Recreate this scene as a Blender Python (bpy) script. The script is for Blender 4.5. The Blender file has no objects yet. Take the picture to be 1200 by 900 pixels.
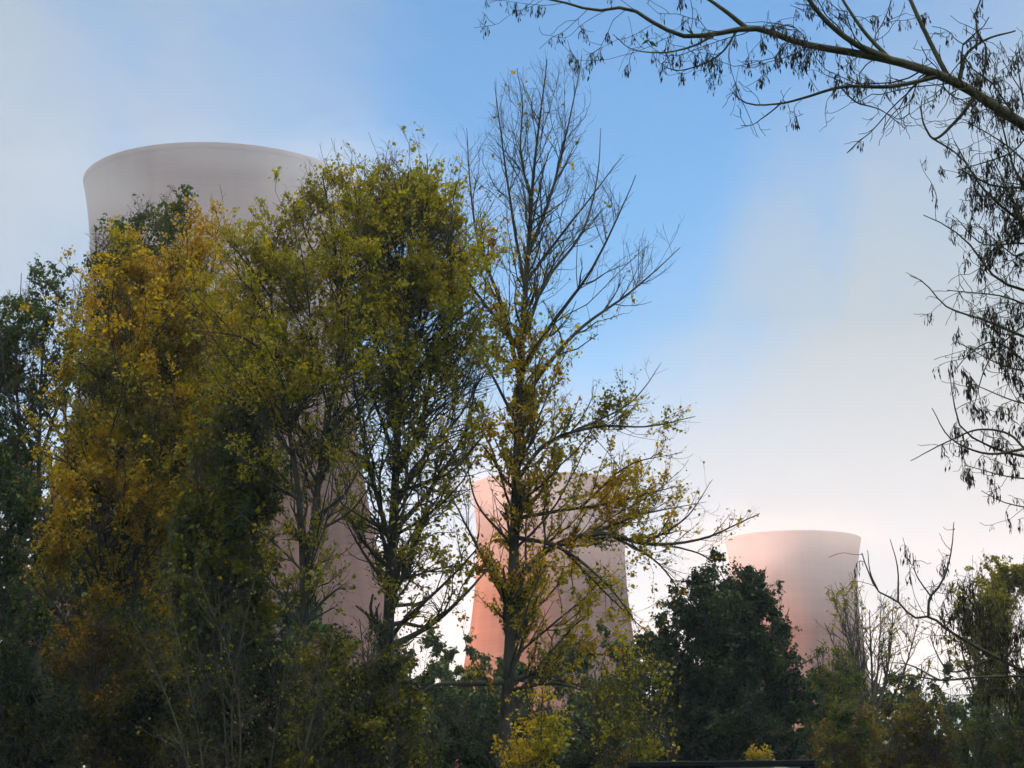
import bpy, math, random
import numpy as np
from mathutils import Vector

rng = np.random.default_rng(11)
TWIGS, LEAVES = 1.6, 5.0      # how dense twigs and leaves are overall
random.seed(11)
SC = bpy.context.scene
COL = SC.collection

# ------------------------------------------------------------------ camera
F = 2200.0
HORIZON = 960.0
CAMZ = 1.6
PITCH = math.atan((HORIZON - 450) / F)
CP, SP = math.cos(PITCH), math.sin(PITCH)
cam_d = bpy.data.cameras.new('camera'); cam = bpy.data.objects.new('camera', cam_d); COL.objects.link(cam)
cam_d.sensor_width = 36; cam_d.lens = F / 1200 * 36; cam_d.clip_start = .1; cam_d.clip_end = 20000
cam.location = (0, 0, CAMZ); cam.rotation_euler = (math.pi / 2 + PITCH, 0, 0)
SC.camera = cam

def at(px, py, Y):
    """point at distance Y along the ground that is seen at photo pixel px, py"""
    px, py, Y = np.broadcast_arrays(np.asarray(px, float), np.asarray(py, float), np.asarray(Y, float))
    u, v = (px - 600) / F, (450 - py) / F
    d = Y / (CP - v * SP)
    return np.stack([u * d, Y, CAMZ + d * (SP + v * CP)], -1)

def proj(P):
    x, y, z = P[..., 0], P[..., 1], P[..., 2] - CAMZ
    d = y * CP + z * SP
    d = np.where(np.abs(d) < .01, .01, d)
    return 600 + F * x / d, 450 - F * (z * CP - y * SP) / d

# ------------------------------------------------------------------ materials
def new_mat(name):
    m = bpy.data.materials.new(name); m.use_nodes = True
    nt = m.node_tree
    for n in list(nt.nodes): nt.nodes.remove(n)
    out = nt.nodes.new('ShaderNodeOutputMaterial')
    return m, nt, out

def N(nt, t, **kw):
    n = nt.nodes.new(t)
    for k, v in kw.items():
        if k in n.inputs.keys(): n.inputs[k].default_value = v
        else: setattr(n, k, v)
    return n

def leaf_mat(name, trans=.55, rough=.55):
    m, nt, out = new_mat(name)
    a = N(nt, 'ShaderNodeAttribute', attribute_name='tint')
    p = N(nt, 'ShaderNodeBsdfPrincipled', Roughness=rough)
    p.inputs['Specular IOR Level'].default_value = .15
    t = N(nt, 'ShaderNodeBsdfTranslucent')
    hs = N(nt, 'ShaderNodeHueSaturation', Saturation=1.15, Value=1.25)
    mx = N(nt, 'ShaderNodeMixShader', Fac=trans)
    L = nt.links.new
    L(a.outputs['Color'], p.inputs['Base Color']); L(a.outputs['Color'], hs.inputs['Color'])
    L(hs.outputs[0], t.inputs['Color'])
    L(p.outputs[0], mx.inputs[1]); L(t.outputs[0], mx.inputs[2]); L(mx.outputs[0], out.inputs['Surface'])
    return m

def bark_mat(name, c0, c1, scale=6):
    m, nt, out = new_mat(name); L = nt.links.new
    tc = N(nt, 'ShaderNodeTexCoord')
    mp = N(nt, 'ShaderNodeMapping'); mp.inputs['Scale'].default_value = (1, 1, .25)
    n1 = N(nt, 'ShaderNodeTexNoise', Scale=scale * 3, Detail=8.0, Roughness=.65)
    n2 = N(nt, 'ShaderNodeTexNoise', Scale=scale * .25, Detail=4.0)
    r = N(nt, 'ShaderNodeMix', data_type='RGBA')
    r.inputs[6].default_value = (*c0, 1); r.inputs[7].default_value = (*c1, 1)
    ad = N(nt, 'ShaderNodeMath', operation='MULTIPLY_ADD'); ad.inputs[1].default_value = .6
    rp = N(nt, 'ShaderNodeMapRange'); rp.inputs['From Min'].default_value = .55; rp.inputs['From Max'].default_value = .95
    b = N(nt, 'ShaderNodeBump', Strength=.6, Distance=.03)
    p = N(nt, 'ShaderNodeBsdfPrincipled', Roughness=.9)
    p.inputs['Specular IOR Level'].default_value = .15
    L(tc.outputs['Object'], mp.inputs[0]); L(mp.outputs[0], n1.inputs['Vector']); L(tc.outputs['Object'], n2.inputs['Vector'])
    L(n1.outputs['Fac'], ad.inputs[0]); L(n2.outputs['Fac'], ad.inputs[2]); L(ad.outputs[0], rp.inputs['Value'])
    L(rp.outputs[0], r.inputs[0]); L(r.outputs[2], p.inputs['Base Color'])
    L(n1.outputs['Fac'], b.inputs['Height']); L(b.outputs[0], p.inputs['Normal']); L(p.outputs[0], out.inputs['Surface'])
    return m

LEAF = leaf_mat('leaf_surface')
DARKLEAF = leaf_mat('leathery_leaf', trans=.22)
KEYS = leaf_mat('dry_seed_key', trans=.15, rough=.8)
BARK = bark_mat('grey_bark', (.024, .021, .016), (.085, .075, .054))
BARKPALE = bark_mat('pale_stem_bark', (.024, .022, .014), (.07, .063, .04))
BARKDARK = bark_mat('dark_bark', (.02, .017, .013), (.06, .05, .036))
BARKASH = bark_mat('green_grey_ash_bark', (.035, .034, .02), (.10, .095, .052), 14)

# ------------------------------------------------------------------ mesh helpers
def mesh_obj(name, V, Fq, mat, parent=None, tint=None, tris=False):
    V = np.ascontiguousarray(V, np.float32).reshape(-1, 3); Fq = np.ascontiguousarray(Fq, np.int32)
    k = Fq.shape[1]
    me = bpy.data.meshes.new(name)
    me.vertices.add(len(V)); me.vertices.foreach_set('co', V.ravel())
    me.loops.add(Fq.size); me.loops.foreach_set('vertex_index', Fq.ravel())
    me.polygons.add(len(Fq)); me.polygons.foreach_set('loop_start', np.arange(0, Fq.size, k, dtype=np.int32))
    me.update(calc_edges=True)
    if tint is not None:
        ca = me.color_attributes.new('tint', 'FLOAT_COLOR', 'POINT')
        c = np.ones((len(V), 4), np.float32); c[:, :3] = tint
        ca.data.foreach_set('color', c.ravel())
    me.materials.append(mat)
    o = bpy.data.objects.new(name, me); COL.objects.link(o)
    if parent is not None:
        o.parent = parent; o.location = tuple(-x for x in parent.location) if False else (0, 0, 0)
    return o

def tag(o, label=None, cat=None, group=None, kind=None):
    for k, v in (('label', label), ('category', cat), ('group', group), ('kind', kind)):
        if v: o[k] = v
    return o

def nrm(v):
    return v / np.maximum(np.linalg.norm(v, axis=-1, keepdims=True), 1e-9)

def tubes(P, R, sides):
    """P (N,S,3), R (N,S) -> verts, quads"""
    n, s, _ = P.shape
    T = nrm(np.gradient(P, axis=1))
    ref = nrm(rng.normal(size=(n, 1, 3)))
    A = nrm(ref - (ref * T).sum(-1, keepdims=True) * T)
    B = np.cross(T, A)
    th = np.arange(sides) * 2 * math.pi / sides
    ring = P[:, :, None, :] + R[:, :, None, None] * (np.cos(th)[None, None, :, None] * A[:, :, None, :] + np.sin(th)[None, None, :, None] * B[:, :, None, :])
    V = ring.reshape(-1, 3)
    base = (np.arange(n) * s * sides)[:, None, None] + (np.arange(s - 1) * sides)[None, :, None] + np.arange(sides)[None, None, :]
    nxt = (np.arange(n) * s * sides)[:, None, None] + (np.arange(s - 1) * sides)[None, :, None] + ((np.arange(sides) + 1) % sides)[None, None, :]
    Q = np.stack([base, nxt, nxt + sides, base + sides], -1).reshape(-1, 4)
    return V, Q

def merge(parts):
    Vs, Qs, k = [], [], 0
    for V, Q in parts:
        Vs.append(V); Qs.append(Q + k); k += len(V)
    return np.concatenate(Vs), np.concatenate(Qs)

_w = {}
def sn(P, scale, seed):
    """smooth clump noise about -1..1"""
    if seed not in _w:
        r = np.random.default_rng(seed); _w[seed] = (nrm(r.normal(size=(9, 3))) * r.uniform(.5, 1.8, (9, 1)), r.uniform(0, 6.28, 9))
    K, ph = _w[seed]
    return np.sin(P @ K.T * (6.28 / scale) + ph).sum(-1) / 3.2

# ------------------------------------------------------------------ tree growing
def smooth_poly(pts, S):
    pts = np.asarray(pts, float)
    d = np.r_[0, np.cumsum(np.linalg.norm(np.diff(pts[:, :3], axis=0), axis=1))]
    t = np.linspace(0, d[-1], S + 1)
    m = np.gradient(pts, d, axis=0) if len(pts) > 2 else np.repeat((pts[1:] - pts[:1]) / d[-1], 2, 0)
    i = np.clip(np.searchsorted(d, t, 'right') - 1, 0, len(d) - 2)
    h = (d[i + 1] - d[i])[:, None]; s = ((t - d[i])[:, None]) / h
    return ((2*s**3 - 3*s**2 + 1) * pts[i] + (s**3 - 2*s**2 + s) * h * m[i] + (-2*s**3 + 3*s**2) * pts[i + 1] + (s**3 - s**2) * h * m[i + 1])

class Env:
    """crown limit: outline (photo pixels at distance Y) turned into a solid of elliptical cross-sections"""
    def __init__(s, poly, Y, depth=1.0):
        poly = np.asarray(poly, float); s.Y = Y; s.depth = depth; s.over = min(110, .2 * np.ptp(poly[:, 1]))
        ys = np.arange(math.floor(poly[:, 1].min()), math.ceil(poly[:, 1].max()) + 1)
        lo = np.full(len(ys), 1e9); hi = np.full(len(ys), -1e9)
        for a, b in zip(poly, np.roll(poly, -1, 0)):
            if a[1] == b[1]: continue
            if a[1] > b[1]: a, b = b, a
            k = (ys >= a[1]) & (ys <= b[1])
            x = a[0] + (b[0] - a[0]) * (ys[k] - a[1]) / (b[1] - a[1])
            lo[k] = np.minimum(lo[k], x); hi[k] = np.maximum(hi[k], x)
        s.ys, s.lo, s.hi = ys, lo, hi
    def inside(s, P, f=1.0):
        px, py = proj(P)
        q = py + (f - 1) * s.over
        i = np.clip(np.round(q - s.ys[0]).astype(int), 0, len(s.ys) - 1)
        ok = (q > s.ys[0]) & (q < s.ys[-1])
        c = (s.lo[i] + s.hi[i]) / 2; h = (s.hi[i] - s.lo[i]) / 2 * f
        u = (px - c) / np.maximum(h, 1)
        hw = h * s.Y / F * s.depth + .25
        w = (P[..., 1] - s.Y) / hw
        return ok & (u * u + w * w < 1)

def batch(P, R):
    L = np.linalg.norm(np.diff(P, axis=1), axis=2).sum(1)
    return dict(P=P, R=R, L=L)

def interp(A, t):
    """A (N,S+1,...), t (N,) in 0..1"""
    S = A.shape[1] - 1; x = np.clip(t, 0, .9999) * S; i = x.astype(int); f = x - i
    k = np.arange(len(A)); f = f.reshape((-1,) + (1,) * (A.ndim - 2))
    return A[k, i] * (1 - f) + A[k, i + 1] * f

def kids(B, per_m, tmin, ang, lr, lmin, lmax, rk, rmin, S, trop=.5, jit=.25, env=None, ub=0., angsd=12, grav=0., taper=.35, ef=(.8, 1.08), many=1.):
    n = rng.poisson(np.maximum(B['L'], .01) * (1 - tmin) * per_m * many)
    idx = np.repeat(np.arange(len(n)), n)
    if len(idx) == 0: return None
    t = tmin + (1 - tmin) * rng.random(len(idx)) ** .9
    P, R = B['P'][idx], B['R'][idx]
    p0 = interp(P, t); tg = nrm(interp(P, np.minimum(t + .04, 1)) - interp(P, np.maximum(t - .04, 0)))
    r0 = np.clip(interp(R, t) * rk, rmin, None)
    v = rng.normal(size=(len(idx), 3)); v = nrm(v - (v * tg).sum(-1, keepdims=True) * tg); v[:, 2] += ub
    v = nrm(v - (v * tg).sum(-1, keepdims=True) * tg)
    a = np.radians(rng.normal(ang, angsd, len(idx)))[:, None]
    D = nrm(np.cos(a) * tg + np.sin(a) * v)
    L = np.clip(lr * B['L'][idx] * (1 - .6 * t) * rng.uniform(.55, 1.35, len(idx)), lmin, lmax)
    return grow(p0, D, L, r0, S, trop, jit, env, rmin, grav, taper, ef)

def grow(p0, D, L, r0, S, trop, jit, env, rmin, grav=0., taper=.35, ef=(.8, 1.08)):
    n = len(p0); P = np.zeros((n, S + 1, 3)); P[:, 0] = p0; p = p0.copy(); d = D.copy()
    for k in range(S):
        d = d + rng.normal(size=(n, 3)) * jit / math.sqrt(S) * 1.6
        d[:, 2] += (trop - grav * (k / S)) / S
        d = nrm(d); p = p + d * (L / S)[:, None]; P[:, k + 1] = p
    frac = np.ones(n)
    if env is not None:
        ins = env.inside(P[:, 1:], rng.uniform(*ef, n)[:, None])
        kk = np.where(ins.all(1), S, np.argmin(ins, 1)); frac = kk / S
    keep = frac > .15
    P, frac, r0 = P[keep], frac[keep], r0[keep]
    if len(P) == 0: return None
    Q = np.stack([interp(P, np.full(len(P), j / S) * frac) for j in range(S + 1)], 1)
    w = np.linspace(0, 1, S + 1)[None]
    R = np.maximum(r0[:, None] * (1 - w * (1 - taper)), rmin * .7)
    return batch(Q, R)

def cat_batches(bs):
    bs = [b for b in bs if b is not None]
    S = max(b['P'].shape[1] for b in bs)
    out = []
    for b in bs:
        if b['P'].shape[1] != S:
            ts = np.linspace(0, 1, S)
            P = np.stack([interp(b['P'], np.full(len(b['P']), t)) for t in ts], 1); R = np.stack([interp(b['R'], np.full(len(b['R']), t)) for t in ts], 1)
            b = batch(P, R)
        out.append(b)
    return dict(P=np.concatenate([b['P'] for b in out]), R=np.concatenate([b['R'] for b in out]), L=np.concatenate([b['L'] for b in out]))

def leaves(B, per_m, size, pal, dens=None, aspect=.75, droop=.35, tmin=.1, spread=.06, clump=0., clump_scale=2.5, seed=3, hue=None, fold=.12):
    n = rng.poisson(B['L'] * per_m * LEAVES)
    idx = np.repeat(np.arange(len(n)), n)
    t = tmin + (1 - tmin) * rng.random(len(idx))
    p = interp(B['P'][idx], t) + rng.normal(size=(len(idx), 3)) * spread
    px, py = proj(p)
    keep = np.ones(len(p))
    if dens is not None: keep = keep * dens(px, py)
    if clump: keep = keep * np.clip(.5 + clump * sn(p, clump_scale, seed), 0, 1) * np.clip(.7 + .55 * sn(p, .75, seed + 7), 0, 1)
    size = size * 1.02; k = rng.random(len(p)) < keep
    p, px, py = p[k], px[k], py[k]; m = len(p)
    a = rng.normal(size=(m, 3)); a[:, 2] -= droop * 2; a = nrm(a)
    nn = rng.normal(size=(m, 3)); nn[:, 2] += .8; nn = nrm(nn - (nn * a).sum(-1, keepdims=True) * a); s = np.cross(nn, a)
    sz = (size * np.clip(np.exp(rng.normal(-.04, .36, m)), .4, 2.0))[:, None]
    V = np.stack([p, p + a * sz * .42 + s * sz * aspect / 2 + nn * sz * fold, p + a * sz, p + a * sz * .42 - s * sz * aspect / 2 + nn * sz * fold], 1)
    Q = np.arange(m * 4).reshape(-1, 4)
    # leaf colours: the palette runs from green to turned; clumps of the crown turn together
    w = np.clip(.5 + .28 * sn(p, 2.2, seed + 40) + rng.normal(size=m) * .16 + (hue(px, py) if hue is not None else 0), 0, .999)
    pal = np.asarray(pal); x = w * (len(pal) - 1); i = x.astype(int); f = (x - i)[:, None]
    c = (pal[i] * (1 - f) + pal[i + 1] * f) * rng.uniform(.75, 1.25, (m, 1))
    return V.reshape(-1, 3), Q, np.repeat(c, 4, 0)

def root_empty(name, px, Y, label, cat, group=None):
    x = at(px, HORIZON, Y)[0]
    e = bpy.data.objects.new(name, None); COL.objects.link(e); e.location = (float(x), Y, 0); e.empty_display_size = .5
    return tag(e, label, cat, group)

def under(e, o):
    o.parent = e; o.matrix_parent_inverse.identity()
    me = o.data
    n = len(me.vertices); a = np.empty(n * 3, np.float32); me.vertices.foreach_get('co', a)
    a = a.reshape(-1, 3) - np.array(e.location, np.float32); me.vertices.foreach_set('co', a.ravel()); me.update()
    return o

def hand_limb(pts, Y, r0, r1, lean=0., S=20, wob=0.):
    pts = np.asarray(pts, float)
    d = np.r_[0, np.cumsum(np.hypot(*np.diff(pts[:, :2], axis=0).T))] * Y / F
    P = at(pts[:, 0], pts[:, 1], Y + lean * d)
    P = smooth_poly(P, S)
    if wob: P[1:-1] += np.cumsum(rng.normal(size=(S - 1, 3)), 0) * wob * .3
    R = np.linspace(r0, r1, S + 1) * Y / F
    return batch(P[None], R[None])

def snap(pts, Y, others, tol, reach=False):
    """let a limb spring from the limb or trunk it meets: same place, same distance"""
    P = np.concatenate([np.stack([interp(o['P'], np.full(len(o['P']), t)) for t in np.linspace(0, 1, 90)], 1).reshape(-1, 3) for o in others]) if others else np.zeros((0, 3))
    if not len(P): return pts, Y
    px, py = proj(P); d = np.hypot(px - pts[0][0], py - pts[0][1]); i = int(np.argmin(d))
    if d[i] > tol:
        if not reach: return pts, Y
        k = np.where((px > pts[0][0] + 15) & (px < pts[0][0] + 420) & (py < pts[0][1] + 160), d, 1e9); i = int(np.argmin(k))
        if k[i] > 1e8: i = int(np.argmin(d))
        return [(float(px[i]), float(py[i]))] + list(pts), float(P[i, 1])
    return [(float(px[i]), float(py[i]))] + list(pts[1:]), float(P[i, 1])

def tree(name, label, cat, Y, poly, trunk, limbs=(), levels=(), leaf=None, bark=None, depth=1.0, group=None, leafmat=None, extra_leaf_levels=(), ef=(.72, 1.4), baseflare=1.25, airy=1.):
    env = Env(poly, Y, depth)
    bark = bark or BARK
    trunks = trunk if isinstance(trunk[0][0][0], (list, tuple)) else [trunk]
    x0 = trunks[0][0][0][0]
    e = root_empty(name, x0, Y, label, cat, group)
    L0 = []
    for pts, r0, r1 in trunks:
        if airy == 1 and leaf:   # the leader ends inside the topmost sprays
            (xa, ya), (xb, yb) = pts[-2:]; pts = list(pts[:-1]) + [(xa + (xb - xa) * .72, ya + (yb - ya) * .72)]
        r0 *= .92
        b = hand_limb(pts, Y, r0, r1, 0, 30, .004 * Y / 40)
        b['R'][0, :3] *= np.array([baseflare, 1.1, 1.03])
        V, Q = tubes(b['P'], b['R'], 12); under(e, mesh_obj('trunk', V, Q, bark)); L0.append(b)
    for lm in limbs:
        pts, r0, r1 = lm[:3]; lean = lm[3] if len(lm) > 3 else rng.uniform(-.5, .5)
        pts, y0 = snap(pts, Y, L0, 12)
        b = hand_limb(pts, y0, r0 * .85, r1 * .7, lean, 20, .014 * Y / 50)
        V, Q = tubes(b['P'], b['R'], 8); under(e, mesh_obj('limb', V, Q, bark)); L0.append(b)
    prev = cat_batches(L0); all_parts = []; batches = [prev]
    for i, lv in enumerate(levels):
        src = prev
        if lv.get('also'): src = cat_batches([prev] + [batches[j] for j in lv['also']])
        kw = {k: v for k, v in lv.items() if k not in ('also', 'sides')}
        if airy == 1 and Y < 80: kw['lr'] *= (1.35, 1.15, 1)[i]; kw['lmax'] *= (1.4, 1.2, 1)[i]
        kw.setdefault('ef', ef)
        kw['many'] = (1.6, 1.35, TWIGS)[i] * airy
        b = kids(src, env=env, **kw)
        if b is None: break
        all_parts.append(tubes(b['P'], b['R'], lv.get('sides', 3))); batches.append(b); prev = b
    if all_parts:
        V, Q = merge(all_parts); under(e, mesh_obj('branches', V, Q, bark))
    nl = 0
    if leaf:
        lf = dict(leaf); lvs = lf.pop('on', (-1,)); Vs, Qs, Cs, k = [], [], [], 0
        for j in lvs:
            V, Q, C = leaves(batches[j], **lf); Vs.append(V); Qs.append(Q + k); Cs.append(C); k += len(V)
        V, Q, C = np.concatenate(Vs), np.concatenate(Qs), np.concatenate(Cs); nl = len(Q)
        if nl: under(e, mesh_obj('crown', V, Q, leafmat or LEAF, tint=C))
    print(name, 'branches', [len(b['P']) for b in batches], 'leaves', nl)
    return e

def step(a, b, x):
    t = np.clip((x - a) / (b - a), 0, 1); return t * t * (3 - 2 * t)
def blob(px, py, cx, cy, rx, ry):
    return np.exp(-((px - cx) / rx) ** 2 - ((py - cy) / ry) ** 2)

# leaf colours (linear base colours)
GREEN = (.055, .083, .017); DKGREEN = (.018, .036, .012); OLIVE = (.15, .14, .018); LIME = (.27, .235, .025)
YELLOW = (.42, .29, .02); GOLD = (.39, .215, .015); RUST = (.22, .085, .014); BROWN = (.11, .06, .02); GREYG = (.06, .078, .045); DIMGREEN = (.012, .022, .009); DIMOLIVE = (.030, .038, .011); UMBER = (.06, .032, .012)  # darkest greens are lowered to put the undergrowth's shade into the leaf colour

# ------------------------------------------------------------------ ground, added out-of-view hills
def ground_h(x, y):
    def ss(a, b, v):
        t = np.clip((v - a) / (b - a), 0, 1); return t * t * (3 - 2 * t)
    shade_ridge = 208 * ss(-130, -340, x) * ss(575, 420, y)  # out-of-view hill, shaped to keep sun off the nearest tower and trees
    back_screen = 45 * ss(-45, -260, y) * ss(420, 60, x)  # unseen rise behind the camera, added to block low sky light
    far = 12 * ss(900, 1500, y)
    r = np.maximum(np.maximum(shade_ridge, back_screen), far)
    r = r + .06 * r * (np.sin(x * .031 + 1) * np.sin(y * .027) + .5 * np.sin(x * .083) * np.sin(y * .071 + 2))
    return r + .05 * np.sin(x * .6) * np.sin(y * .5)

def build_ground():
    xs = np.concatenate([np.linspace(-1480, -340, 30), np.linspace(-330, 330, 133), np.linspace(345, 1480, 30)])
    ys = np.concatenate([np.linspace(-780, -210, 20), np.linspace(-200, 600, 161), np.linspace(620, 2480, 50)])
    X, Y = np.meshgrid(xs, ys)
    V = np.stack([X, Y, ground_h(X, Y)], -1).reshape(-1, 3)
    nx, ny = len(xs), len(ys)
    i = (np.arange(ny - 1)[:, None] * nx + np.arange(nx - 1)[None]).ravel()
    Q = np.stack([i, i + 1, i + nx + 1, i + nx], -1)
    m, nt, out = new_mat('woodland_ground'); L = nt.links.new
    tc = N(nt, 'ShaderNodeTexCoord')
    n1 = N(nt, 'ShaderNodeTexNoise', Scale=.35, Detail=10.0, Roughness=.7); n2 = N(nt, 'ShaderNodeTexNoise', Scale=.03, Detail=5.0)
    cr = N(nt, 'ShaderNodeValToRGB'); cr.color_ramp.elements[0].color = (.02, .03, .01, 1); cr.color_ramp.elements[1].color = (.08, .06, .025, 1)
    cr.color_ramp.elements[0].position = .35; cr.color_ramp.elements[1].position = .65
    e = cr.color_ramp.elements.new(.5); e.color = (.035, .05, .016, 1)
    ad = N(nt, 'ShaderNodeMix', data_type='FLOAT'); ad.inputs[0].default_value = .4
    b = N(nt, 'ShaderNodeBump', Strength=1.0, Distance=.4)
    p = N(nt, 'ShaderNodeBsdfPrincipled', Roughness=.95)
    L(tc.outputs['Object'], n1.inputs['Vector']); L(tc.outputs['Object'], n2.inputs['Vector'])
    L(n1.outputs['Fac'], ad.inputs[2]); L(n2.outputs['Fac'], ad.inputs[3]); L(ad.outputs[0], cr.inputs[0]); L(cr.outputs[0], p.inputs['Base Color'])
    L(n1.outputs['Fac'], b.inputs['Height']); L(b.outputs[0], p.inputs['Normal']); L(p.outputs[0], out.inputs['Surface'])
    o = mesh_obj('ground', V, Q, m); o['kind'] = 'structure'
build_ground()

# ------------------------------------------------------------------ cooling towers
def concrete():
    m, nt, out = new_mat('pink_concrete'); L = nt.links.new
    tc = N(nt, 'ShaderNodeTexCoord')
    sx = N(nt, 'ShaderNodeSeparateXYZ'); L(tc.outputs['Object'], sx.inputs[0])
    ang = N(nt, 'ShaderNodeMath', operation='ARCTAN2'); L(sx.outputs['Y'], ang.inputs[0]); L(sx.outputs['X'], ang.inputs[1])
    cx = N(nt, 'ShaderNodeCombineXYZ')
    am = N(nt, 'ShaderNodeMath', operation='MULTIPLY'); am.inputs[1].default_value = 26.; L(ang.outputs[0], am.inputs[0])
    L(am.outputs[0], cx.inputs['X']); zm = N(nt, 'ShaderNodeMath', operation='MULTIPLY'); zm.inputs[1].default_value = .045; L(sx.outputs['Z'], zm.inputs[0]); L(zm.outputs[0], cx.inputs['Z'])
    streak = N(nt, 'ShaderNodeTexNoise', Scale=.5, Detail=6.0, Roughness=.6); L(cx.outputs[0], streak.inputs['Vector'])
    big = N(nt, 'ShaderNodeTexNoise', Scale=.05, Detail=5.0); L(tc.outputs['Object'], big.inputs['Vector'])
    # lift lines of the shuttering, one every 1.4 m
    zl = N(nt, 'ShaderNodeMath', operation='MULTIPLY'); zl.inputs[1].default_value = 1 / 1.4; L(sx.outputs['Z'], zl.inputs[0])
    fr = N(nt, 'ShaderNodeMath', operation='FRACT'); L(zl.outputs[0], fr.inputs[0])
    ln = N(nt, 'ShaderNodeMath', operation='LESS_THAN'); ln.inputs[1].default_value = .12; L(fr.outputs[0], ln.inputs[0])
    fl = N(nt, 'ShaderNodeMath', operation='FLOOR'); L(zl.outputs[0], fl.inputs[0])
    wn = N(nt, 'ShaderNodeTexWhiteNoise', noise_dimensions='1D'); L(fl.outputs[0], wn.inputs['W'])
    # vertical panel joints
    pa = N(nt, 'ShaderNodeMath', operation='MULTIPLY'); pa.inputs[1].default_value = 64 / 6.2832; L(ang.outputs[0], pa.inputs[0])
    pf = N(nt, 'ShaderNodeMath', operation='FRACT'); L(pa.outputs[0], pf.inputs[0])
    pl = N(nt, 'ShaderNodeMath', operation='LESS_THAN'); pl.inputs[1].default_value = .05; L(pf.outputs[0], pl.inputs[0])
    s1 = N(nt, 'ShaderNodeMath', operation='MULTIPLY_ADD'); s1.inputs[1].default_value = .65; L(streak.outputs['Fac'], s1.inputs[0]); L(big.outputs['Fac'], s1.inputs[2])
    mr = N(nt, 'ShaderNodeMapRange'); mr.inputs['From Min'].default_value = .58; mr.inputs['From Max'].default_value = 1.08; L(s1.outputs[0], mr.inputs['Value'])
    mix = N(nt, 'ShaderNodeMix', data_type='RGBA'); mix.inputs[6].default_value = (.112, .054, .040, 1); mix.inputs[7].default_value = (.215, .102, .073, 1)
    L(mr.outputs[0], mix.inputs[0])
    k1 = N(nt, 'ShaderNodeMath', operation='MULTIPLY_ADD'); k1.inputs[1].default_value = -.16; k1.inputs[2].default_value = 1.0; L(ln.outputs[0], k1.inputs[0])
    k2 = N(nt, 'ShaderNodeMath', operation='MULTIPLY_ADD'); k2.inputs[1].default_value = -.06; L(pl.outputs[0], k2.inputs[0]); L(k1.outputs[0], k2.inputs[2])
    k3 = N(nt, 'ShaderNodeMath', operation='MULTIPLY_ADD'); k3.inputs[1].default_value = .16; L(wn.outputs['Value'], k3.inputs[0]); L(k2.outputs[0], k3.inputs[2])
    vm = N(nt, 'ShaderNodeVectorMath', operation='SCALE'); L(mix.outputs[2], vm.inputs[0]); L(k3.outputs[0], vm.inputs['Scale'])
    p = N(nt, 'ShaderNodeBsdfPrincipled', Roughness=.92); p.inputs['Specular IOR Level'].default_value = .2
    L(vm.outputs[0], p.inputs['Base Color']); L(p.outputs[0], out.inputs['Surface'])
    return m
CONC = concrete()

def tower(px, py, Y, H, k, label):
    """rim centre seen at px, py, at distance Y; H height; k scale of the radii"""
    c = at(px, py, Y)[()]
    e = bpy.data.objects.new('cooling_tower', None); COL.objects.link(e)
    e.location = (float(c[0]), Y, float(c[2]) - H); tag(e, label, 'cooling tower', 'cooling towers of the power station')
    zt = H - 20
    def rad(z):
        return np.where(z > zt, 26.3 * np.sqrt(1 + ((z - zt) / 47) ** 2), 26.3 * np.sqrt(1 + ((z - zt) / 71) ** 2)) * k
    zs = np.r_[np.linspace(7, H, 90)]
    seg = 160; th = np.arange(seg) * 2 * math.pi / seg
    prof = [(rad(z), z) for z in zs] + [(rad(H) - .55, H)] + [(rad(z) - .55, z) for z in zs[::-1]]
    prof = np.array([(float(a), float(b)) for a, b in prof])
    V = np.stack([prof[:, :1] * np.cos(th), prof[:, :1] * np.sin(th), np.repeat(prof[:, 1:], seg, 1)], -1).reshape(-1, 3)
    n = len(prof); i = np.arange(n)[:, None] * seg; i2 = ((np.arange(n) + 1) % n)[:, None] * seg; j = np.arange(seg)[None]; j2 = (j + 1) % seg
    Q = np.stack([i + j, i + j2, i2 + j2, i2 + j], -1).reshape(-1, 4)
    o = mesh_obj('shell', V, Q, CONC); o.parent = e
    # coping ring at the rim
    ro, ri = float(rad(H)), float(rad(H))
    rl = float(rad(np.array(H - 1.2)))
    pr = np.array([(rl - .1, H - 1.25), (rl + .04, H - 1.2), (ro + .04, H + .02), (ro - .75, H + .02), (ro - .75, H - .3)])
    V = np.stack([pr[:, :1] * np.cos(th), pr[:, :1] * np.sin(th), np.repeat(pr[:, 1:], seg, 1)], -1).reshape(-1, 3)
    n = len(pr); i = np.arange(n)[:, None] * seg; i2 = ((np.arange(n) + 1) % n)[:, None] * seg
    Q = np.stack([i + j, i + j2, i2 + j2, i2 + j], -1).reshape(-1, 4)
    o = mesh_obj('rim', V, Q, CONC); o.parent = e
    # raking legs under the shell
    P, r7, r0 = [], float(rad(np.array(7.))), float(rad(np.array(7.))) + 2.6
    for q in range(36):
        a = q * 2 * math.pi / 36
        for s in (-1, 1):
            b = a + s * math.pi / 36
            P.append(np.linspace((r0 * math.cos(a), r0 * math.sin(a), -3), (r7 * math.cos(b) * .995, r7 * math.sin(b) * .995, 7.3), 3))
    V, Q = tubes(np.array(P), np.full((len(P), 3), .4), 8)
    o = mesh_obj('support_columns', V, Q, CONC); o.parent = e
    return e

tower(262, 223, 372, 123, 1.0, 'big shaded cooling tower behind the golden trees, the tallest and closest of the three')
tower(645, 570, 650, 113, .98, 'pink cooling tower behind the tall half-bare tree, sunlit on one flank')
tower(929, 633, 774, 113, .98, 'distant hazy pink cooling tower behind the dark round tree')

# ------------------------------------------------------------------ trees
T3 = dict(per_m=5.0, tmin=.05, ang=40, lr=.5, lmin=.3, lmax=1.1, rk=.6, rmin=.0042, S=3, trop=.55, jit=.3)

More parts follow.
